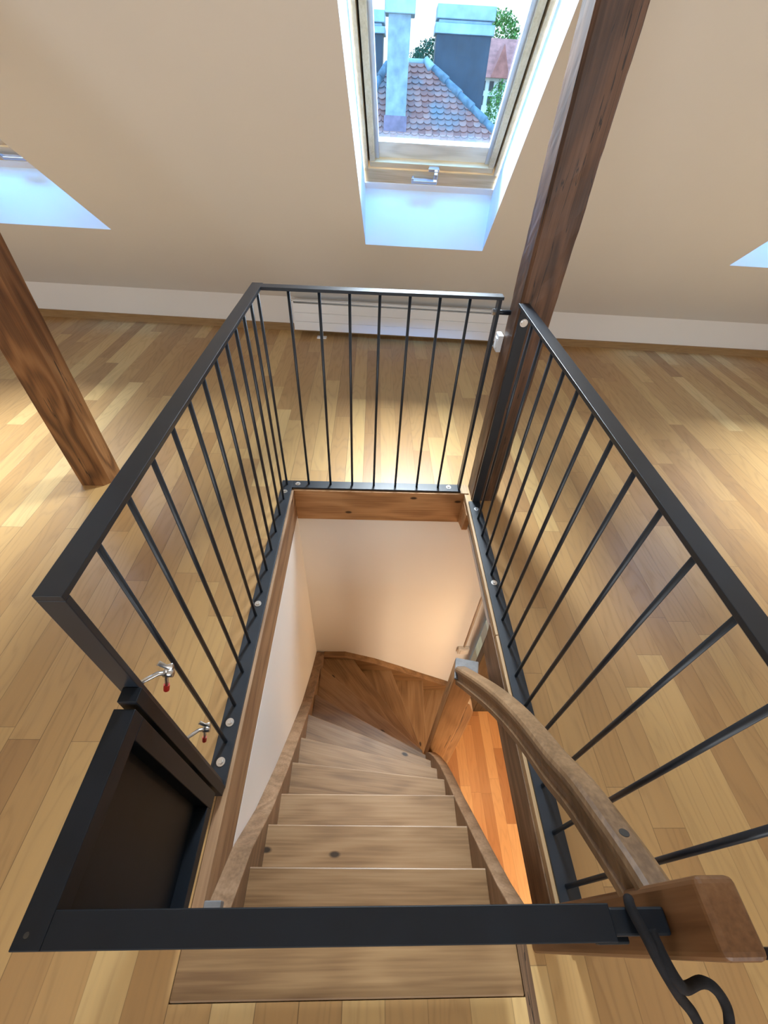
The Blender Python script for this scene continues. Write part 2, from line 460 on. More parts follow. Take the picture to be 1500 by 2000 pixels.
# ---------------------------------------------------------------- mesh helpers
class MB:
    def __init__(self):
        self.v, self.f = [], []

    def add(self, vs, fs):
        k = len(self.v)
        self.v += [Vector(p) for p in vs]
        self.f += [[i + k for i in f] for f in fs]
        return self

    def hexa(self, p):
        """eight points: bottom four (counter-clockwise), top four"""
        return self.add(p, [(3, 2, 1, 0), (4, 5, 6, 7), (0, 1, 5, 4), (1, 2, 6, 5), (2, 3, 7, 6), (3, 0, 4, 7)])

    def box(self, x0, x1, y0, y1, z0, z1):
        return self.hexa([(x0, y0, z0), (x1, y0, z0), (x1, y1, z0), (x0, y1, z0), (x0, y0, z1), (x1, y0, z1), (x1, y1, z1), (x0, y1, z1)])

    def wbox(self, u0, u1, v0, v1, z0, z1, fn=None):
        fn = fn or WP
        c = [(u0, v0, z0), (u1, v0, z0), (u1, v1, z0), (u0, v1, z0), (u0, v0, z1), (u1, v0, z1), (u1, v1, z1), (u0, v1, z1)]
        return self.hexa([fn(*p) for p in c])

    def prism(self, pts, ext):
        """flat polygon swept along a vector"""
        ext = Vector(ext)
        n = len(pts)
        a = [Vector(p) for p in pts]
        nrm = Vector((0, 0, 0))
        for i in range(n):
            nrm += a[i].cross(a[(i + 1) % n])
        if nrm.dot(ext) < 0:
            a.reverse()
        vs = a + [p + ext for p in a]
        fs = [list(range(n - 1, -1, -1)), list(range(n, 2 * n))] + [(i, (i + 1) % n, n + (i + 1) % n, n + i) for i in range(n)]
        return self.add(vs, fs)

    def tube(self, path, r, seg=10, closed=False, flat=None, up=None):
        path = [Vector(p) for p in path]
        n = len(path)
        prev = None
        base = len(self.v)
        for i, p in enumerate(path):
            if closed:
                d = path[(i + 1) % n] - path[i - 1]
            else:
                d = path[min(i + 1, n - 1)] - path[max(i - 1, 0)]
            d.normalize()
            if up is not None:
                a = d.cross(Vector(up))
                if a.length < 1e-4:
                    a = Vector((1, 0, 0))
                a.normalize()
            elif prev is None:
                a = d.orthogonal().normalized()
            else:
                a = (prev - d * prev.dot(d)).normalized()
            prev = a
            b = d.cross(a)
            rr = r[i] if isinstance(r, (list, tuple)) else r
            ra, rb = (rr, rr) if flat is None else (rr, rr * flat)
            for k in range(seg):
                t = 2 * math.pi * k / seg
                self.v.append(p + a * (ra * math.cos(t)) + b * (rb * math.sin(t)))
        m = n if closed else n - 1
        for i in range(m):
            j = (i + 1) % n
            for k in range(seg):
                l = (k + 1) % seg
                self.f.append([base + i * seg + k, base + i * seg + l, base + j * seg + l, base + j * seg + k])
        if not closed:
            self.f.append([base + k for k in range(seg - 1, -1, -1)])
            self.f.append([base + (n - 1) * seg + k for k in range(seg)])
        return self

    def sweep(self, path, right, prof):
        """profile (across, up) carried along a path; 'right' is the fixed across direction"""
        path = [Vector(p) for p in path]
        right = Vector(right).normalized()
        n, m = len(path), len(prof)
        base = len(self.v)
        for i, p in enumerate(path):
            d = (path[min(i + 1, n - 1)] - path[max(i - 1, 0)]).normalized()
            up = right.cross(d).normalized()
            for a, b in prof:
                self.v.append(p + right * a + up * b)
        for i in range(n - 1):
            for k in range(m):
                l = (k + 1) % m
                self.f.append([base + i * m + k, base + i * m + l, base + (i + 1) * m + l, base + (i + 1) * m + k])
        self.f.append([base + k for k in range(m - 1, -1, -1)])
        self.f.append([base + (n - 1) * m + k for k in range(m)])
        return self

    def build(self, name, mat, parent=None, bevel=0.0, smooth=False, seg=2, origin=None, rotz=0.0):
        me = bpy.data.meshes.new(name)
        o = bpy.data.objects.new(name, me)
        COL.objects.link(o)
        off = Vector((0, 0, 0))
        if parent is not None:
            q = parent
            while q is not None:
                off += q.location
                q = q.parent
            o.parent = parent
        if origin is not None:
            o.location = Vector(origin) - off
            off = Vector(origin)
        vs = [p - off for p in self.v]
        if rotz:
            o.rotation_euler = (0, 0, rotz)
            mt = Matrix.Rotation(-rotz, 3, 'Z')
            vs = [mt @ p for p in vs]
        me.from_pydata([tuple(p) for p in vs], [], self.f)
        me.update()
        bm = bmesh.new()
        bm.from_mesh(me)
        bmesh.ops.recalc_face_normals(bm, faces=bm.faces)
        bm.to_mesh(me)
        bm.free()
        me.materials.append(mat)
        if smooth:
            for p in me.polygons:
                p.use_smooth = True
        if bevel:
            b = o.modifiers.new('edge', 'BEVEL')
            b.width = bevel
            b.segments = seg
            b.limit_method = 'ANGLE'
            b.angle_limit = R(40)
        return o


def thing(name, label, cat, loc, group=None):
    o = bpy.data.objects.new(name, None)
    COL.objects.link(o)
    o.location = loc
    o.empty_display_size = 0.1
    return tag(o, label, cat, group)


def tag(o, label, cat, group=None):
    o['label'] = label
    o['category'] = cat
    if group:
        o['group'] = group
    return o


def struct(o, label=None, cat=None):
    o['kind'] = 'structure'
    if label:
        o['label'] = label
    if cat:
        o['category'] = cat
    return o


def lab(o, text):
    o['label'] = text
    return o


def copy_part(src, parent, delta):
    c = src.copy()
    COL.objects.link(c)
    c.parent = parent
    c.location = src.location + Vector(delta)
    return c


# ---------------------------------------------------------------- attic floor round the stairwell
HX0, HX1, HY1 = -0.4345, 0.531, 1.716
fl = MB()
T = 0.03
fl.box(-5.4, HX0, -4.3, 4.28, -T, 0)
fl.box(HX1, 5.4, -4.3, 4.28, -T, 0)
fl.box(HX0, HX1, HY1, 4.28, -T, 0)
fl.box(HX0, HX1, -4.3, -0.091, -T, 0)
fl.box(0.424, HX1, -0.091, 0.0, -T, 0)
fo = struct(fl.build('floor', M['floor']), 'light oak strip floor round the stairwell', 'floor')

m = MB()
m.box(0.399, 0.424, -0.60, 0.0, -T, 0.0006)
struct(m.build('trim_6', M['lining_dark']), 'dark wooden strip in the floor beside the head of the stairs', 'floor strip')

# knee wall, skirting
w = MB()
w.wbox(-5.3, 5.3, KV, KV + 0.05, -0.02, KZ)
struct(w.build('wall_far', M['plaster']), 'low white knee wall under the sloping ceiling', 'wall')
b = MB()
b.wbox(-5.3, 5.3, VW, KV, 0.0, 0.061)
struct(b.build('baseboard_far', M['skirting']), 'oak skirting board along the low white knee wall', 'skirting board')

# sloping ceiling with three window openings (u of both lower corners, sideways drift of the sides)
S0, S1, STOP = 0.871, 2.75, 4.0
WINS = [('window_1', -0.213, 0.555, -0.020), ('window_2', -2.640, -1.885, -0.095), ('window_3', 2.186, 2.940, -0.003)]


def win_u(wi, left, s):
    return (wi[1] if left else wi[2]) + wi[3] * (s - S0)


order = [WINS[1], WINS[0], WINS[2]]
bounds = [-5.3, -1.15, 1.35, 5.3]
sl = MB()
for i, wi in enumerate(order):
    a, c = bounds[i], bounds[i + 1]

    def quad(p):
        sl.add([SP(u, s, 0) for u, s in p] + [SP(u, s, 0.02) for u, s in p], [(0, 1, 2, 3), (7, 6, 5, 4)])
    L0, L1, R0, R1 = win_u(wi, 1, S0), win_u(wi, 1, S1), win_u(wi, 0, S0), win_u(wi, 0, S1)
    quad([(a, 0), (c, 0), (c, S0), (a, S0)])
    quad([(a, S1), (c, S1), (c, STOP), (a, STOP)])
    quad([(a, S0), (L0, S0), (L1, S1), (a, S1)])
    quad([(R0, S0), (c, S0), (c, S1), (R1, S1)])
struct(sl.build('ceiling', M['slope_plaster']), 'sloping beige plaster ceiling with roof windows', 'ceiling')
top_v = KV - STOP * math.cos(SL)
top_z = KZ + STOP * math.sin(SL)
c = MB()
c.wbox(-5.3, 5.3, -4.0, top_v, top_z, top_z + 0.03)
struct(c.build('ceiling_flat', M['slope_plaster']), 'flat top of the attic ceiling', 'ceiling')
for nm, u0, u1 in (('wall_left', -5.3, -5.2), ('wall_right', 5.2, 5.3)):
    g = MB()
    g.wbox(u0, u1, -4.1, 4.0, -0.02, top_z + 0.05)
    struct(g.build(nm, M['plaster']), 'white gable wall', 'wall')
g = MB()
g.wbox(-5.3, 5.3, -4.1, -4.0, -0.02, top_z + 0.05)
struct(g.build('wall_back', M['plaster']), 'white wall behind the viewer', 'wall')


# ---------------------------------------------------------------- roof windows
NF = 0.226
SF0 = 1.061
SF1 = S1 - 0.269


def roof_window(wi, handle_u, label):
    nm = wi[0]
    root = thing(nm, label, 'roof window', SP((wi[1] + wi[2]) / 2, 1.7, 0.1))
    root['kind'] = 'structure'

    def P(du, s, n, left=True):
        return SP(win_u(wi, left, s) + du, s, n)
    # reveal: a sill panel standing upright, two sides and a level top
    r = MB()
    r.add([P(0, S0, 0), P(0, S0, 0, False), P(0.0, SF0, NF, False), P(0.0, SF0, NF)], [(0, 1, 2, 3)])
    lab(r.build('sill_panel', M['reveal'], root), 'white panel under the window, tinted with blue daylight')
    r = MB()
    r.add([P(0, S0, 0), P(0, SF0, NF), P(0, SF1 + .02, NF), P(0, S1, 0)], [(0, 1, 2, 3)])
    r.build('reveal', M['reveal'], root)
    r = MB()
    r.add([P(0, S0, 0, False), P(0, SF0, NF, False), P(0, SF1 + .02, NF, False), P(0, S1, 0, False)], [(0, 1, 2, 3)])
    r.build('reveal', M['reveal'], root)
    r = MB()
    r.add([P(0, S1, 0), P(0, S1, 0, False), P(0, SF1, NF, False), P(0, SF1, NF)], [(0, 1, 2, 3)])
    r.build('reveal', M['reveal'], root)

    def bar(u_in, u_out, s0, s1, n0, n1, left):
        m = MB()
        c = []
        for n in (n0, n1):
            c += [P(u_in, s0, n, left), P(u_out, s0, n, left), P(u_out, s1, n, left), P(u_in, s1, n, left)]
        m.hexa(c)
        return m

    def cross(ul, ur, s0, s1, n0, n1):
        m = MB()
        c = []
        for n in (n0, n1):
            c += [P(ul, s0, n, True), P(ur, s0, n, False), P(ur, s1, n, False), P(ul, s1, n, True)]
        m.hexa(c)
        return m
    # trim strip on the sill, then the fixed frame
    t = cross(-0.03, 0.03, SF0, 1.108, NF, NF + 0.07)
    lab(t.build('sill_trim', M['white_paint'], root), 'white strip along the foot of the window')
    lo = cross(-0.03, 0.03, 1.108, 1.215, NF + 0.006, NF + 0.075)
    fr = lo.build('window_frame', M['frame'], root, bevel=0.002)
    for left in (True, False):
        sg = 1 if left else -1
        bar(-0.03 * sg, 0.026 * sg, 1.19, SF1 + 0.03, NF + 0.006, NF + 0.08, left).build('window_frame', M['frame_v'], root, bevel=0.002)
        bar(0.026 * sg, 0.036 * sg, 1.19, SF1 + 0.03, NF + 0.05, NF + 0.07, left).build('gap_strip', M['gap'], root)  # dark strip filling the gap between frame and sash
        bar(0.036 * sg, 0.066 * sg, 1.222, SF1 + 0.03, NF + 0.012, NF + 0.06, left).build('sash', M['frame_v'], root, bevel=0.002)
        bar(0.066 * sg, 0.088 * sg, 1.262, SF1 + 0.03, NF + 0.03, NF + 0.06, left).build('glazing_strip', M['alu'], root)
    cross(0.004, -0.004, SF1 - 0.02, SF1 + 0.05, NF + 0.006, NF + 0.08).build('window_frame', M['frame'], root)
    cross(0.04, -0.04, 1.222, 1.262, NF + 0.010, NF + 0.06).build('sash', M['frame'], root, bevel=0.002)
    lab(cross(0.07, -0.07, 1.264, 1.372, NF + 0.035, NF + 0.058).build('glazing_bead', M['bead'], root), 'pale wooden bead at the foot of the pane')
    gl = cross(0.085, -0.085, 1.33, SF1 + 0.0, NF + 0.060, NF + 0.0605)
    gl.build('glass', M['glass'], root)
    # handle
    h = MB()
    c0 = handle_u
    h.wbox(c0 - 0.030, c0 + 0.030, 1.228, 1.252, NF - 0.006, NF + 0.011, SP)
    h.wbox(c0 + 0.004, c0 + 0.026, 1.165, 1.232, NF - 0.022, NF - 0.006, SP)
    h.wbox(c0 - 0.115, c0 + 0.026, 1.165, 1.188, NF - 0.030, NF - 0.010, SP)
    h.wbox(c0 - 0.121, c0 - 0.108, 1.163, 1.205, NF - 0.030, NF - 0.012, SP)
    h.build('handle', M['chrome'], root, bevel=0.003)
    return root


roof_window(WINS[0], 0.178, 'roof window above the radiator looking out on a tiled roof')
roof_window(WINS[1], -2.20, 'roof window above the lighter brown post')
roof_window(WINS[2], 2.55, 'roof window of which only a corner shows beyond the dark post')


# ---------------------------------------------------------------- timber posts
def timber(name, mat, x0, x1, y0, y1, z1, label, chamfer=None, rough=0.0, widen=0.0, seed=0):
    root = thing(name, label, 'timber post', ((x0 + x1) / 2, (y0 + y1) / 2, 0))
    pts = []
    ch = chamfer or {}

    def corner(key, cx, cy, a, b_):
        k = ch.get(key, 0.004)
        pts.append((cx + a[0] * k, cy + a[1] * k))
        pts.append((cx + b_[0] * k, cy + b_[1] * k))
    corner('fl', x0, y0, (0, 1), (1, 0))
    for i in range(1, 5):
        pts.append((x0 + (x1 - x0) * i / 5, y0))
    corner('fr', x1, y0, (-1, 0), (0, 1))
    for i in range(1, 4):
        pts.append((x1, y0 + (y1 - y0) * i / 4))
    corner('br', x1, y1, (0, -1), (-1, 0))
    corner('bl', x0, y1, (1, 0), (0, -1))
    for i in range(1, 4):
        pts.append((x0, y1 + (y0 - y1) * i / 4))
    nz = 70
    m = MB()
    n = len(pts)
    cx, cy = (x0 + x1) / 2, (y0 + y1) / 2
    for k in range(nz + 1):
        for j, (px, py) in enumerate(pts):
            z = k / nz * ((2.7017 - math.sin(SL) * Vector((px, py, 0)).dot(V)) / math.cos(SL) - 0.004)
            d = Vector((px - cx, py - cy, 0))
            q = mnoise.noise(Vector((px * 14 + seed, py * 14, z * 5))) * 0.6 + mnoise.noise(Vector((px * 40, py * 40 + seed, z * 22))) * 0.4
            f = 1 + rough * q
            m.v.append(Vector((cx + d.x * f * (1 + widen * z), cy + d.y * f, z)))
    for k in range(nz):
        for j in range(n):
            l = (j + 1) % n
            m.f.append([k * n + j, k * n + l, (k + 1) * n + l, (k + 1) * n + j])
    m.f.append(list(range(n - 1, -1, -1)))
    m.f.append([nz * n + j for j in range(n)])
    m.build('post', mat, root)
    return root


dark_post = timber('timber_post', M['beam'], 0.552, 0.682, 1.657, 1.790, 2.12, 'dark brown rough timber post with a black steel bar bolted to it', chamfer={'fl': 0.010, 'bl': 0.014, 'fr': 0.006}, rough=0.055, widen=0.035, seed=3)
light_post = timber('timber_post', M['beam_light'], -1.514, -1.372, 1.703, 1.838, 2.09, 'lighter brown squared timber post standing free on the oak floor', chamfer={'fr': 0.026}, rough=0.012, seed=9)

sw = thing('light_switch', 'small white switch on the side of the dark timber post', 'switch', (0.540, 1.79, 0.80))
m = MB()
m.box(0.528, 0.549, 1.762, 1.812, 0.765, 0.835)
m.build('housing', M['white_paint'], sw, bevel=0.003)
m = MB()
m.box(0.524, 0.530, 1.772, 1.802, 0.780, 0.820)
m.build('rocker', M['white_paint'], sw, bevel=0.002)

# ---------------------------------------------------------------- stairwell lining
m = MB()
m.box(-0.4345, -0.4035, 0.03, HY1, -0.195, -0.001)
struct(m.build('trim_1', M['lining_y'], bevel=0.002), 'knotty wooden lining board on the left side of the stairwell', 'lining board')
m = MB()
m.box(-0.4035, 0.531, 1.705, 1.735, -0.215, -0.001)
struct(m.build('trim_2', M['lining_x'], bevel=0.002), 'knotty wooden lining board at the far end of the stairwell', 'lining board')
m = MB()
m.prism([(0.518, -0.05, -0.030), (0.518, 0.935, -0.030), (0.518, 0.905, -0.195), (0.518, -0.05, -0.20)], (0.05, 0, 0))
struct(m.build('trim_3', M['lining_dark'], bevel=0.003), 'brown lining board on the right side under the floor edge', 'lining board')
m = MB()
m.prism([(0.518, 1.70, -0.032), (0.518, 1.575, -0.032), (0.518, 1.60, -0.17), (0.518, 1.704, -0.205)], (0.03, 0, 0))
struct(m.build('trim_4', M['lining_x'], bevel=0.002), 'short knotty lining piece in the far right corner of the stairwell', 'lining board')
m = MB()
m.box(0.521, 0.531, 0.86, 1.704, -0.03, 0.001)
m.box(0.521, 0.531, -0.02, 0.857, -0.03, 0.001)
m.box(0.500, 0.545, 1.706, 1.78, 0.0, 0.006)
struct(m.build('trim_5', M['edge'], bevel=0.001), 'light oak edge strip beside the right floor rail', 'edge strip')

# ---------------------------------------------------------------- steel railings
ZR = 1.0


def bolt_mesh(x, y, z):
    mb = MB()
    mb.tube([(x, y, z), (x, y, z + 0.0025)], 0.0135, 16)
    mb.tube([(x, y, z + 0.0025), (x, y, z + 0.009)], 0.0075, 6)
    return mb


XL, YL0, DL = -0.4429, 1.741, 0.1163
XF0, DF, YF = -0.3262, 0.1174, 1.7483
XR, YR0, DR = 0.5599, 1.5078, 0.1170

rail = thing('stair_railing', 'dark steel railing along the left and far sides of the stairwell', 'railing', (-0.44, 1.05, 0))
m = MB()
m.box(-0.472, -0.414, 0.335, 1.774, 0.0, 0.011)
m.box(-0.414, 0.500, 1.716, 1.774, 0.0, 0.011)
m.build('floor_rail', M['steel'], rail, bevel=0.001)
m = MB()
m.box(-0.4625, -0.4215, 0.340, 1.7625, ZR - 0.012, ZR)
m.box(-0.4215, 0.500, 1.7110, 1.7530, ZR - 0.012, ZR)
m.build('top_rail', M['steel'], rail, bevel=0.0012)
m = MB()
m.box(-0.4625, -0.4215, 0.340, 0.352, 0.011, ZR - 0.012)
m.build('end_post', M['steel'], rail, bevel=0.0012)
m = MB()
m.box(0.487, 0.499, 1.727, 1.768, 0.011, ZR - 0.012)
m.build('end_post', M['steel'], rail, bevel=0.0012)
m = MB()
m.tube([(XL, YL0, 0.010), (XL, YL0, ZR - 0.010)], 0.0060, 12)
b0 = m.build('baluster', M['steel'], rail, smooth=True)
for k in range(1, 12):
    copy_part(b0, rail, (0, -k * DL, 0))
for k in range(7):
    copy_part(b0, rail, (XF0 + k * DF - XL, YF - YL0, 0))
b1 = bolt_mesh(-0.385, 1.745, 0.011).build('bolt', M['zinc'], rail)
for x, y in ((-0.445, 1.68), (-0.445, 0.982), (-0.444, 0.52), (-0.443, 0.403), (0.437, 1.748)):
    copy_part(b1, rail, (x + 0.385, y - 1.745, 0))
m = MB()
m.tube([(0.475, 1.748, 0.933), (0.5475, 1.748, 0.933)], 0.0095, 12)
m.build('wall_fixing', M['steel'], rail, smooth=True)
m = MB()
m.tube([(0.474, 1.748, 0.933), (0.487, 1.748, 0.933)], 0.013, 6)
lab(m.build('fixing_nut', M['zinc'], rail), 'zinc nut on the end post')

rail2 = thing('stair_railing', 'dark steel railing along the right side of the stairwell', 'railing', (0.56, 0.9, 0))
m = MB()
m.box(0.532, 0.592, -0.02, 1.640, 0.0, 0.011)
m.build('floor_rail', M['steel'], rail2, bevel=0.001)
m = MB()
m.box(0.5390, 0.5800, -0.02, 1.648, ZR - 0.012, ZR)
m.build('top_rail', M['steel'], rail2, bevel=0.0012)
m = MB()
m.box(0.5520, 0.5920, 1.636, 1.648, 0.011, ZR - 0.012)
m.build('end_post', M['steel'], rail2, bevel=0.0012)
m = MB()
m.box(0.5390, 0.5800, -0.02, -0.008, 0.011, ZR - 0.012)
m.build('end_post', M['steel'], rail2, bevel=0.0012)
m = MB()
m.tube([(XR, YR0, 0.010), (XR, YR0, ZR - 0.010)], 0.0060, 12)
b0 = m.build('baluster', M['steel'], rail2, smooth=True)
for k in range(1, 13):
    copy_part(b0, rail2, (0, -k * DR, 0))
b1 = bolt_mesh(0.564, 1.578, 0.011).build('bolt', M['zinc'], rail2)
for x, y in ((0.562, 1.108),):
    copy_part(b1, rail2, (x - 0.564, y - 1.578, 0))
m = MB()
m.tube([(0.572, 1.638, 0.935), (0.572, 1.633, 0.935)], 0.015, 18)
m.tube([(0.572, 1.633, 0.935), (0.572, 1.628, 0.935)], 0.010, 18)
m.build('bolt', M['zinc'], rail2)

# ---------------------------------------------------------------- safety gate
ZG = 0.70
gate = thing('safety_gate', 'black steel safety gate bent round the head of the stairs', 'gate', (-0.43, 0.15, 0.1))
GB = 0.09
m = MB()
m.box(-0.4535, -0.4140, -0.002, 0.303, ZG - 0.04, ZG)
m.box(-0.4140, 0.3555, -0.002, 0.038, ZG - 0.04, ZG)
m.build('top_bar', M['gate_steel'], gate, bevel=0.0015)
m = MB()
m.box(-0.4535, -0.4140, 0.263, 0.303, GB, ZG - 0.04)
m.build('upright', M['gate_steel'], gate, bevel=0.0015)
m = MB()
m.box(-0.4535, -0.4140, -0.002, 0.036, GB, ZG - 0.04)
m.build('upright', M['gate_steel'], gate, bevel=0.0015)
m = MB()
m.box(0.317, 0.3555, 0.0, 0.036, GB, ZG - 0.04)
m.build('upright', M['gate_steel'], gate, bevel=0.0015)
m = MB()
m.box(-0.4535, -0.4140, 0.036, 0.263, GB, GB + 0.04)
m.box(-0.4140, 0.317, 0.0, 0.036, GB, GB + 0.04)
m.build('bottom_bar', M['gate_steel'], gate, bevel=0.0015)
m = MB()
m.box(-0.449, -0.445, 0.036, 0.263, GB + 0.04, ZG - 0.04)
m.build('panel', M['gate_steel'], gate)
m = MB()
m.box(-0.414, 0.317, 0.004, 0.008, GB + 0.04, ZG - 0.04)
m.build('panel', M['gate_steel'], gate)
m = MB()
m.box(-0.4495, -0.4140, 0.312, 0.3395, 0.012, ZG + 0.008)
lab(m.build('hinge_post', M['gate_steel'], gate, bevel=0.0015), 'square tube clamped against the railing post')
for z in (0.25, 0.55):
    m = MB()
    m.tube([(-0.437, 0.3075, z - 0.02), (-0.437, 0.3075, z + 0.02)], 0.0055, 10)
    m.build('hinge', M['gate_steel'], gate)
m = MB()
m.box(0.3555, 0.436, 0.004, 0.034, ZG - 0.045, ZG - 0.004)
m.box(0.345, 0.392, -0.004, 0.030, ZG - 0.062, ZG - 0.045)
m.build('latch', M['gate_steel'], gate, bevel=0.003)


for a, b_ in (((-0.4385, 0.0135, ZG - 0.001), (-0.4385, 0.0135, ZG + 0.0005)), ((-0.4315, 0.313, 0.60), (-0.4315, 0.3115, 0.60))):
    m = MB()
    m.tube([a, b_], 0.0035, 12)
    lab(m.build('screw_hole', M['gap'], gate), 'small dark screw hole')


# screw clamps
def clamp(x, y, z, s, label):
    t = thing('screw_clamp', label, 'clamp', (x, y, z), 'screw clamps on the railing post')
    m = MB()
    m.tube([(x - 0.012 * s, y - 0.018, z + 0.012), (x - 0.004 * s, y + 0.004, z + 0.026), (x + 0.018 * s, y + 0.022, z + 0.022), (x + 0.034 * s, y + 0.026, z + 0.016)], 0.0065 * s, 10, flat=0.7)
    m.tube([(x + 0.026 * s, y + 0.026, z + 0.016), (x + 0.044 * s, y + 0.026, z + 0.016)], 0.0085 * s, 10)
    m.build('bracket', M['zinc'], t, smooth=True)
    m = MB()
    m.tube([(x + 0.034 * s, y + 0.028, z + 0.03), (x + 0.020 * s, y + 0.018, z - 0.030)], 0.0038 * s, 10)
    m.build('screw', M['zinc'], t, smooth=True)
    m = MB()
    c = Vector((x + 0.036 * s, y + 0.029, z + 0.036))
    m.tube([c + Vector((-0.013, 0.002, 0.012)) * s, c, c + Vector((0.015, -0.002, 0.007)) * s], [0.006 * s, 0.0045 * s, 0.0065 * s], 10, flat=0.55)
    m.build('wing_handle', M['zinc'], t, smooth=True)
    m = MB()
    m.tube([(x + 0.021 * s, y + 0.020, z - 0.024), (x + 0.017 * s, y + 0.016, z - 0.040)], 0.006 * s, 10)
    lab(m.build('pad', M['red'], t), 'red pressure pad')
    return t


clamp(-0.428, 0.358, 0.655, 1.0, 'upper of the two zinc screw clamps on the railing end post')
clamp(-0.428, 0.358, 0.34, 0.9, 'lower zinc screw clamp near the foot of the railing end post')

# ---------------------------------------------------------------- staircase
RS = 0.20
N = [((-0.41, 0.030), (0.40, 0.030)),
     ((-0.342, 0.172), (0.386, 0.164)), ((-0.334, 0.311), (0.392, 0.303)), ((-0.333, 0.449), (0.394, 0.442)),
     ((-0.328, 0.620), (0.392, 0.548)), ((-0.326, 0.793), (0.396, 0.644)), ((-0.320, 0.985), (0.398, 0.736)),
     ((-0.312, 1.184), (0.401, 0.820)), ((-0.313, 1.472), (0.393, 0.913)), ((-0.088, 1.634), (0.450, 0.930)),
     ((0.228, 1.652), (0.480, 0.930)), ((0.524, 1.658), (0.506, 0.930)), ((0.800, 1.660), (0.570, 0.930))]
stair = thing('staircase', 'winding wooden staircase going down through the floor opening', 'staircase', (0, 0.6, -2.6))
st_loc = stair.location


def back(i, d):
    (ax, ay), (bx, by) = N[i]
    t = Vector((bx - ax, by - ay, 0)).normalized()
    nrm = Vector((-t.y, t.x, 0))     # towards the way down
    return Vector((ax, ay, 0)) - nrm * d, Vector((bx, by, 0)) - nrm * d, t, nrm


for i in range(1, 13):
    z = -RS * i
    Lp, Rp, t, nrm = back(i, 0)
    Lp = Lp - t * 0.022
    Rp = Rp + t * 0.010
    if i == 1:
        Lb, Rb = Vector((-0.36, 0.0, 0)), Vector((0.395, 0.0, 0))
    else:
        Lb, Rb, t2, _ = back(i - 1, 0.035)
        Lb = Lb - t2 * 0.022
        Rb = Rb + t2 * 0.010
    poly = [Lp, Rp, Rb, Lb]
    if i == 9:
        poly = [Lp, Rp, Rb, Lb, Vector((-0.345, 1.662, 0))]
    m = MB()
    m.prism([p + Vector((0, 0, z - 0.034)) for p in poly], (0, 0, 0.034))
    ang = math.atan2(t.y, t.x)
    m.build('tread', M['tread'], stair, bevel=0.004, origin=Lp + Vector((0, 0, z)), rotz=ang)
for i in range(0, 12):
    z = -RS * i
    La, Ra, t, nrm = back(i, 0.03)
    m = MB()
    z0 = z - RS
    p = [La, Ra, Ra - nrm * 0.016, La - nrm * 0.016]
    m.prism([q + Vector((0, 0, z0)) for q in p], (0, 0, RS - 0.034))
    m.build('riser', M['riser'], stair, origin=La + Vector((0, 0, z0)), rotz=math.atan2(t.y, t.x))
m = MB()
m.box(-0.4345, 0.398, -0.090, 0.030, -0.034, 0.0005)
lab(m.build('landing_nosing', M['nosing'], stair, bevel=0.004), 'cross board at the head of the stairs')


def string_poly(pts, drop):
    return pts + [(a, b - drop) for a, b in reversed(pts)]


ls = [(0.040, 0.0), (0.217, -0.185), (0.361, -0.430), (0.577, -0.705), (0.85, -1.02), (1.109, -1.31), (1.45, -1.60), (1.70, -1.775)]
m = MB()
m.prism([(-0.4035, a, b) for a, b in string_poly(ls, 0.36)], (0.064, 0, 0))
m.build('stringer', M['string_y'], stair, bevel=0.003)
m = MB()
m.box(-0.4035, -0.3595, 0.030, 0.085, -0.034, 0.001)
lab(m.build('stringer_head', M['grey_end'], stair, bevel=0.003), 'greyed end grain at the head of the stringer')
rs_ = [(0.062, 0.028), (0.118, -0.083), (0.180, -0.185), (0.247, -0.292), (0.34, -0.44), (0.43, -0.585), (0.54, -0.745), (0.637, -0.900), (0.73, -1.09), (0.804, -1.279), (0.836, -1.40)]
m = MB()
m.prism([(0.392, a, b) for a, b in string_poly(rs_, 0.33)], (0.044, 0, 0))
m.build('stringer', M['string_y'], stair, bevel=0.004)
fs_ = [(-0.34, -1.775), (-0.167, -1.772), (0.083, -1.886), (0.30, -2.02), (0.511, -2.158), (0.756, -2.312), (0.95, -2.45)]
m = MB()
m.prism([(a, 1.652, b) for a, b in string_poly(fs_, 0.34)], (0, 0.052, 0))
m.build('stringer', M['string_x'], stair, bevel=0.003)

# newel posts
m = MB()
c4 = [(0.404, 0.832), (0.510, 0.819), (0.530, 0.913), (0.424, 0.933)]
m.hexa([(x, y, -2.6) for x, y in c4] + [(x, y, -0.345) for x, y in c4])
m.prism([(0.500, 0.836, -2.6), (0.562, 0.836, -2.6), (0.572, 0.836, -0.86), (0.570, 0.836, -0.75), (0.535, 0.836, -0.65), (0.500, 0.836, -0.60)], (0, 0.07, 0))
m.build('newel_post', M['newel'], stair, bevel=0.004)
m = MB()
m.hexa([(x, y, -0.347) for x, y in c4] + [(x, y, -0.335) for x, y in c4])
lab(m.build('newel_cap', M['grey_end'], stair, bevel=0.004), 'worn grey top of the lower newel post')
m = MB()
m.box(0.438, 0.494, -0.020, 0.060, -0.55, 0.795)
m.build('newel_post', M['newel_up'], stair, bevel=0.009, seg=3)

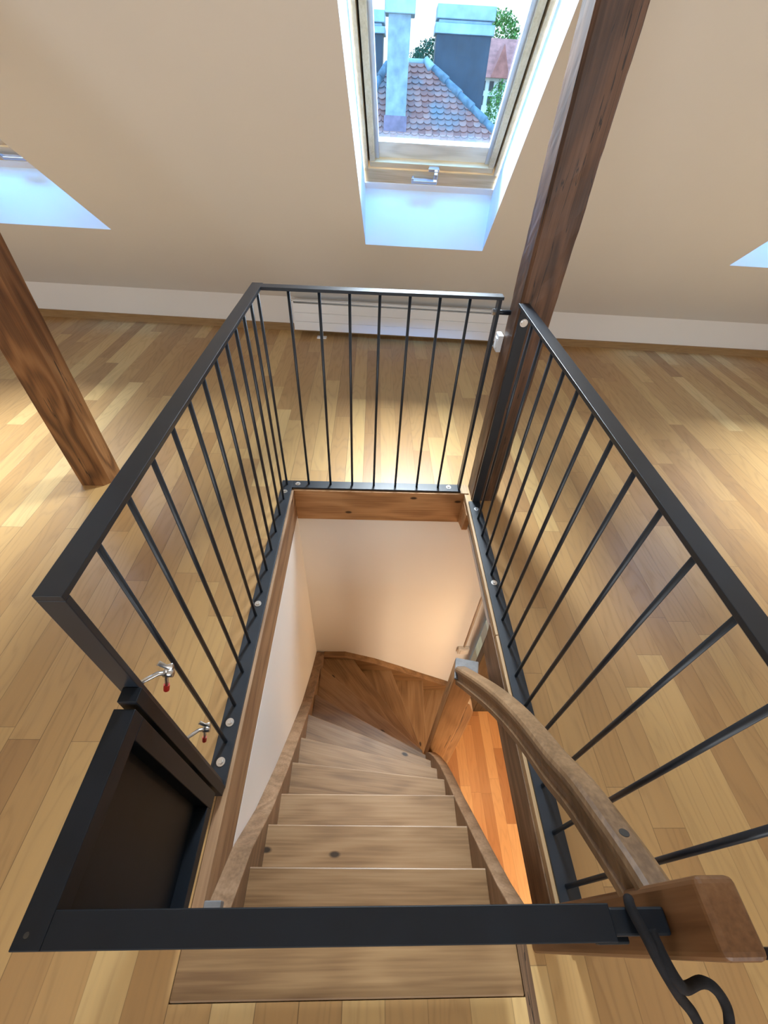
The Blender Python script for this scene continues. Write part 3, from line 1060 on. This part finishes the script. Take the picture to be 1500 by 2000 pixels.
# handrail, running from newel to newel and easing over at the top
hp = [(0.470, 0.012, 0.632), (0.468, 0.078, 0.590), (0.464, 0.141, 0.542), (0.460, 0.218, 0.479), (0.457, 0.280, 0.406), (0.454, 0.360, 0.331), (0.450, 0.470, 0.212), (0.446, 0.619, 0.012), (0.442, 0.850, -0.345)]
path = []
for i in range(len(hp) - 1):
    p0, p1, p2, p3 = hp[max(i - 1, 0)], hp[i], hp[i + 1], hp[min(i + 2, len(hp) - 1)]
    for k in range(6):
        t = k / 6
        path.append(tuple(0.5 * ((2 * p1[j]) + (-p0[j] + p2[j]) * t + (2 * p0[j] - 5 * p1[j] + 4 * p2[j] - p3[j]) * t * t + (-p0[j] + 3 * p1[j] - 3 * p2[j] + p3[j]) * t ** 3) for j in range(3)))
path.append(hp[-1])
# smooth the run of the rail
for _ in range(6):
    path = [path[0]] + [tuple((path[i - 1][j] + 2 * path[i][j] + path[i + 1][j]) / 4 for j in range(3)) for i in range(1, len(path) - 1)] + [path[-1]]
half = [(0.016, 0.040), (0.024, 0.036), (0.029, 0.029), (0.030, 0.020), (0.0265, 0.014), (0.0215, 0.004), (0.021, -0.008), (0.024, -0.016), (0.030, -0.021), (0.030, -0.036), (0.027, -0.039)]
prof = [(-a, b) for a, b in reversed(half)] + half
m = MB()
m.sweep(path, (1, 0, 0), prof)
m.build('handrail', M['handrail'], stair)
m = MB()
hc = Vector(path[9])
hd = (Vector(path[10]) - Vector(path[8])).normalized()
hu = Vector((1, 0, 0)).cross(hd).normalized()
m.tube([hc + hu * 0.030, hc + hu * 0.0406], 0.0085, 18)
lab(m.build('bolt_hole', M['gap'], stair), 'dark bolt hole at the upper end of the handrail')

# cord round the latch
cp = [(0.392, 0.042, 0.690), (0.383, 0.030, 0.709), (0.390, 0.003, 0.712), (0.399, -0.018, 0.705), (0.416, -0.038, 0.685), (0.446, -0.056, 0.64), (0.476, -0.072, 0.6), (0.497, -0.092, 0.57), (0.517, -0.115, 0.55), (0.538, -0.111, 0.55), (0.541, -0.086, 0.57), (0.535, -0.068, 0.59), (0.517, -0.05, 0.61), (0.489, -0.042, 0.63), (0.447, -0.046, 0.66), (0.422, -0.038, 0.692), (0.406, -0.016, 0.708), (0.402, 0.010, 0.706)]
cpp = []
for i in range(len(cp) - 1):
    p0, p1, p2, p3 = [Vector(cp[max(0, min(len(cp) - 1, i + d))]) for d in (-1, 0, 1, 2)]
    for k in range(5):
        t = k / 5
        cpp.append(0.5 * ((2 * p1) + (-p0 + p2) * t + (2 * p0 - 5 * p1 + 4 * p2 - p3) * t * t + (-p0 + 3 * p1 - 3 * p2 + p3) * t ** 3))
cpp.append(Vector(cp[-1]))
m = MB()
m.tube(cpp, 0.0072, 10)
cord = m.build('cord', M['cord'], smooth=True, origin=(0.39, 0.02, 0.69))
tag(cord, 'black cord looped over the gate latch and hanging down', 'cord')

# ---------------------------------------------------------------- radiator under the roof window
rad = thing('radiator', 'long low white radiator in front of the knee wall', 'radiator', WP(0.15, 3.78, 0))
m = MB()
for z0 in (0.052, 0.126, 0.200):
    m.wbox(-0.862, 1.20, 3.740, 3.752, z0, z0 + 0.0725)
m.build('front_panel', M['white_paint'], rad, bevel=0.002)
m = MB()
m.wbox(-0.866, -0.856, 3.742, 3.815, 0.052, 0.292)
m.wbox(1.195, 1.205, 3.742, 3.815, 0.052, 0.292)
m.wbox(-0.86, 1.20, 3.806, 3.812, 0.055, 0.285)
m.build('casing', M['white_paint'], rad)
m = MB()
for v in (3.762, 3.785):
    m.tube([WP(-0.858, v, 0.288), WP(1.20, v, 0.288)], 0.0085, 10)
m.build('grille', M['white_paint'], rad, smooth=True)
m = MB()
m.tube([WP(-0.875, 3.775, 0.290), WP(-0.845, 3.775, 0.290)], 0.012, 12)
lab(m.build('valve', M['chrome'], rad), 'small grey valve at the left end')
m = MB()
m.wbox(-0.632, -0.618, 3.742, 3.756, 0.008, 0.06)
m.wbox(-0.668, -0.585, 3.700, 3.752, 0.0, 0.008)
m.build('foot', M['white_paint'], rad, bevel=0.002)
m = MB()
m.wbox(0.90, 0.914, 3.760, 3.772, 0.008, 0.06)
m.wbox(0.865, 0.948, 3.752, 3.80, 0.0, 0.008)
m.build('foot', M['white_paint'], rad, bevel=0.002)

# ---------------------------------------------------------------- stairwell walls and the floor below
m = MB()
m.box(-0.455, -0.4035, -1.6, 1.705, -2.7, -0.196)
struct(m.build('wall_stair_left', M['stair_plaster']), 'white wall on the left of the stairs', 'wall')
m = MB()
arc = [(0.84 + 0.12 * math.sin(t), 1.825 - 0.12 * math.cos(t)) for t in [math.pi / 2 * k / 10 for k in range(11)]]
pts = [(-0.455, 1.705, -2.7)] + [(x, y, -2.7) for x, y in arc] + [(0.96, 1.95, -2.7), (-0.455, 1.95, -2.7)]
m.prism(pts, (0, 0, 2.485))
o = struct(m.build('wall_stair_far', M['stair_plaster']), 'pale wall at the far end of the stairs with a rounded corner', 'wall')
m = MB()
m.prism([(0.531, 1.735, -0.25), (0.531, 1.95, -0.25), (0.98, 1.95, -0.25), (0.98, 1.70, -0.25), (0.84, 1.70, -0.25), (0.531, 1.705, -0.25)], (0, 0, 0.21))
struct(m.build('wall_stair_top', M['stair_plaster']), 'top of the pale stair wall under the floor boards', 'wall')
m = MB()
m.box(-0.46, 3.0, -1.6, 2.6, -2.7, -2.6)
struct(m.build('floor_lower', M['lower_floor']), 'orange strip floor of the storey below', 'floor')
m = MB()
m.box(0.56, 3.0, -1.6, 2.6, -0.19, -0.16)
m.box(-0.46, 0.56, -1.6, -0.10, -0.19, -0.16)
struct(m.build('ceiling_lower', M['stair_plaster']), 'ceiling of the storey below', 'ceiling')
m = MB()
m.box(2.95, 3.0, -1.6, 2.6, -2.7, -0.16)
struct(m.build('wall_lower_right', M['stair_plaster']), 'wall of the storey below', 'wall')
m = MB()
m.box(-0.46, 3.0, -1.65, -1.6, -2.7, -0.16)
struct(m.build('wall_lower_back', M['stair_plaster']), 'back wall of the storey below', 'wall')
m = MB()
m.box(1.9, 3.0, 1.53, 1.60, -2.7, -0.16)
struct(m.build('wall_lower_far', M['stair_plaster']), 'far wall of the storey below', 'wall')
d = thing('door_1', 'dark wooden door at the foot of the stairs', 'door', (1.45, 1.55, -2.6))
d['kind'] = 'structure'
m = MB()
m.box(0.90, 1.035, 1.53, 1.60, -2.6, -0.19)
m.build('door_post', M['door'], d, bevel=0.004)
m = MB()
m.box(1.04, 1.10, 1.535, 1.575, -2.6, -0.6)
m.box(1.10, 1.90, 1.535, 1.575, -2.6, -2.47)
m.box(1.10, 1.90, 1.535, 1.575, -2.28, -0.6)
m.build('door_leaf', M['door'], d, bevel=0.003)
m = MB()
m.box(1.10, 1.90, 1.55, 1.56, -2.47, -2.28)
lab(m.build('pane', M['pane'], d), 'pale pane low in the dark door')
m = MB()
m.box(1.035, 1.90, 1.54, 1.58, -0.6, -0.19)
m.build('door_head', M['door'], d)

so = thing('wall_socket', 'small cream socket box on the pale stair wall', 'socket', (0.81, 1.70, -1.70))
m = MB()
m.box(0.765, 0.855, 1.672, 1.7052, -1.745, -1.665)
m.build('housing', M['socket'], so, bevel=0.006)
m = MB()
m.box(0.778, 0.842, 1.667, 1.673, -1.732, -1.678)
m.build('cover', M['socket'], so, bevel=0.003)
m = MB()
m.tube([(0.815, 1.699, -1.665), (0.822, 1.699, -0.26)], 0.0085, 12)
lab(m.build('conduit', M['conduit'], so, smooth=True), 'thin conduit running up from the box')

# ---------------------------------------------------------------- outside: the neighbouring roof
SQ = math.sqrt(0.5)
VE, ZE = 12.3, -0.07          # eaves
VT, ZT_ = 14.608, 2.238       # ridge
RU0, RU1 = -0.45, 0.456


def RP(u, t, n=0.0):
    """on the roof plane: t metres up the slope from the eaves, n outwards"""
    return WP(u, VE + t * SQ - n * SQ, ZE + t * SQ + n * SQ)


TL = (VT - VE) / SQ
HIPR = (1.996 - 0.456) / ((14.608 - 13.578) / SQ)    # sideways per metre of slope


def lim(t):
    return RU0 - (TL - t) * HIPR * 0.42, RU1 + (TL - t) * HIPR


house = thing('neighbouring_house', 'red tiled hipped roof with chimneys outside the roof window', 'house', WP(0.2, 14.6, -2))
m = MB()
ex = 0.136
tw = 0.168
rows = int(TL / ex)
for k in range(rows):
    t0 = k * ex
    a, c = lim(t0 + 0.1)
    nu = int((c - a) / tw) + 1
    sh = (k % 2) * tw / 2
    for j in range(-1, nu + 1):
        uc = a + j * tw + sh
        if uc < a - tw * 0.3 or uc > c + tw * 0.3:
            continue
        w2 = tw * 0.49
        dn = random.uniform(-0.004, 0.004)
        lift0, lift1 = 0.042 + dn, 0.006
        outline = [(-w2, t0 + 0.19), (w2, t0 + 0.19), (w2, t0 + 0.06)]
        for q in range(1, 6):
            an = math.pi * q / 6
            outline.append((w2 * math.cos(an), t0 + 0.06 - 0.07 * math.sin(an)))
        outline.append((-w2, t0 + 0.06))
        top, bot = [], []
        for du, t in outline:
            f = (t0 + 0.19 - t) / 0.2
            n = lift1 + (lift0 - lift1) * f
            top.append(RP(uc + du, t, n + 0.016))
            bot.append(RP(uc + du, t, n))
        n_ = len(outline)
        m.add(bot + top, [list(range(n_ - 1, -1, -1)), list(range(n_, 2 * n_))] + [(i, (i + 1) % n_, n_ + (i + 1) % n_, n_ + i) for i in range(n_)])
m.build('roof_tiles', M['tile'], house)
m = MB()
a0, c0 = lim(0)
m.add([RP(a0, 0, -0.01), RP(c0, 0, -0.01), RP(RU1, TL, -0.01), RP(RU0, TL, -0.01),
       WP(c0 + 0.2, 17, ZE), WP(a0 - 0.2, 17, ZE), WP(RU1, 15.2, ZT_), WP(RU0, 15.2, ZT_)],
      [(0, 1, 2, 3), (1, 4, 6, 2), (0, 3, 7, 5), (4, 5, 7, 6), (3, 2, 6, 7)])
m.build('roof_base', M['hip'], house)
m = MB()
m.wbox(a0 + 0.3, c0 - 0.3, 12.6, 17, -6.5, ZE)
m.build('wall', M['render_white'], house)
m = MB()
m.tube([WP(RU0, VT, ZT_ + 0.02), WP(RU1 + 0.03, VT, ZT_ + 0.02)], 0.06, 10)
m.build('ridge_cap', M['sheet'], house, smooth=True)
for side in (1, 0):
    cnt = 9 if side else 6
    for k in range(cnt):
        ta, tb = TL - 0.10 - k * 0.30, TL - 0.10 - (k + 1) * 0.30 - 0.05
        if tb < 0:
            break
        ua, ub = lim(ta)[side], lim(tb)[side]
        mm = MB()
        mm.tube([RP(ua, ta, 0.035), RP(ub, tb, 0.055)], [0.072, 0.092], 14)
        mm.build('hip_tile', M['hip'], house, smooth=True)
m = MB()
m.tube([RP(RU1 - 0.05, TL + 0.04, 0.05), RP(RU1 + 0.10, TL - 0.18, 0.06)], [0.07, 0.10], 12)
lab(m.build('hip_cap', M['sheet'], house, smooth=True), 'pale metal cap where ridge and hip meet')


def chimney(u0, u1, v0, v1, z0, z1, mat, caps, flash=None):
    m = MB()
    m.wbox(u0, u1, v0, v1, z0, z1)
    ch = m.build('chimney', mat, house, bevel=0.01)
    for (du, za, zb) in caps:
        m = MB()
        m.wbox(u0 - du, u1 + du, v0 - du, v1 + du, za, zb)
        m.build('chimney_cap', M['sheet'], ch, bevel=0.015)
    if flash:
        m = MB()
        m.prism([WP(u0 - 0.03, flash[0], flash[1]), WP(u0 - 0.03, flash[2], flash[3]), WP(u0 - 0.03, v1 + 0.05, flash[3]), WP(u0 - 0.03, v1 + 0.05, flash[1])], U * (u1 - u0 + 0.06))
        m.build('flashing', M['flash'], ch)
    return ch


lab(chimney(-0.465, 0.005, 13.40, 13.85, 1.0, 3.05, M['render_grey'], [(0.08, 2.86, 3.06)], (13.36, 0.72, 13.37, 1.33)), 'slim grey rendered chimney')
lab(chimney(0.65, 1.99, 15.50, 16.2, 0.2, 2.86, M['dark_sheet'], [(0.05, 2.80, 2.98), (-0.03, 2.98, 3.04), (0.03, 3.04, 3.27)]), 'broad dark clad chimney')
lab(chimney(-1.75, -0.66, 15.50, 16.2, 0.2, 2.78, M['dark_sheet'], [(0.05, 2.74, 2.86), (-0.03, 2.86, 2.92), (0.03, 2.92, 3.12)]), 'dark clad chimney half hidden behind the slim one')

# far house and trees
fh = thing('house', 'pale distant house with a red roof beyond the chimneys', 'house', WP(5.9, 41, -6))
m = MB()
m.wbox(4.6, 7.2, 40, 45, -6, 3.15)
m.build('wall', M['render_white'], fh)
m = MB()
m.prism([WP(4.4, 39.7, 3.05), WP(7.4, 39.7, 3.05), WP(7.4, 42.5, 5.0), WP(4.4, 42.5, 5.0)], V * 0.25)
m.build('roof', M['red_roof'], fh)
m = MB()
m.prism([WP(5.45, 39.6, 3.05), WP(6.55, 39.6, 3.05), WP(6.55, 39.6, 3.2), WP(6.0, 39.6, 4.55), WP(5.45, 39.6, 3.2)], V * 2.0)
m.build('gable', M['red_roof'], fh)
for u in (4.9, 5.45, 6.05):
    for z in (1.75, 2.45):
        m = MB()
        m.wbox(u, u + 0.28, 39.95, 40.0, z, z + 0.45)
        m.build('window', M['dark_pane'], fh)


def tree(u, v, zb, zt, r, mat, label, tall=1.0, seed=1):
    t = thing('tree', label, 'tree', WP(u, v, zb))
    rnd = random.Random(seed)
    m = MB()
    m.tube([WP(u, v, zb), WP(u, v, zt - (zt - zb) * 0.3)], [r * 0.12, r * 0.05], 8)
    m.build('trunk', M['bark'], t)
    m = MB()
    cz = zt - r * tall
    for k in range(2600):
        d = Vector((rnd.gauss(0, 1), rnd.gauss(0, 1), rnd.gauss(0, 1))).normalized()
        rad = r * (0.72 + 0.28 * rnd.random()) * (0.86 + 0.28 * mnoise.noise(d * 2.3 + Vector((seed, 0, 0))))
        p = WP(u, v, cz) + Vector((d.x * rad, d.y * rad, d.z * rad * tall))
        s = r * rnd.uniform(0.035, 0.075)
        a = Vector((rnd.gauss(0, 1), rnd.gauss(0, 1), rnd.gauss(0, 1))).normalized()
        b_ = a.orthogonal().normalized()
        c = a.cross(b_)
        m.add([p - b_ * s, p + c * s * 0.6, p + b_ * s, p - c * s * 0.6], [(0, 1, 2, 3)])
    m.build('crown', mat, t)
    return t


tree(0.35, 30, -6, 3.65, 0.55, M['leaf_dark'], 'dark conical tree between the two chimneys', 1.8, 1)
tree(0.00, 27, -6, 2.55, 0.45, M['leaf'], 'small light green bush beside the slim chimney', 1.0, 2)
tree(1.15, 33, -6, 4.2, 1.15, M['leaf_dark'], 'dark bushy tree behind the broad chimney', 1.0, 3)
tree(7.0, 50, -6, 7.3, 1.75, M['leaf'], 'light green tree rising behind the distant red roof', 1.0, 4)
tree(10.2, 52, -6, 6.6, 1.9, M['leaf_dark'], 'dark tree beside the distant red roof', 1.0, 5)
tree(3.22, 20, -6, 2.35, 0.62, M['leaf'], 'bright green tree close by, below the distant house', 1.6, 6)
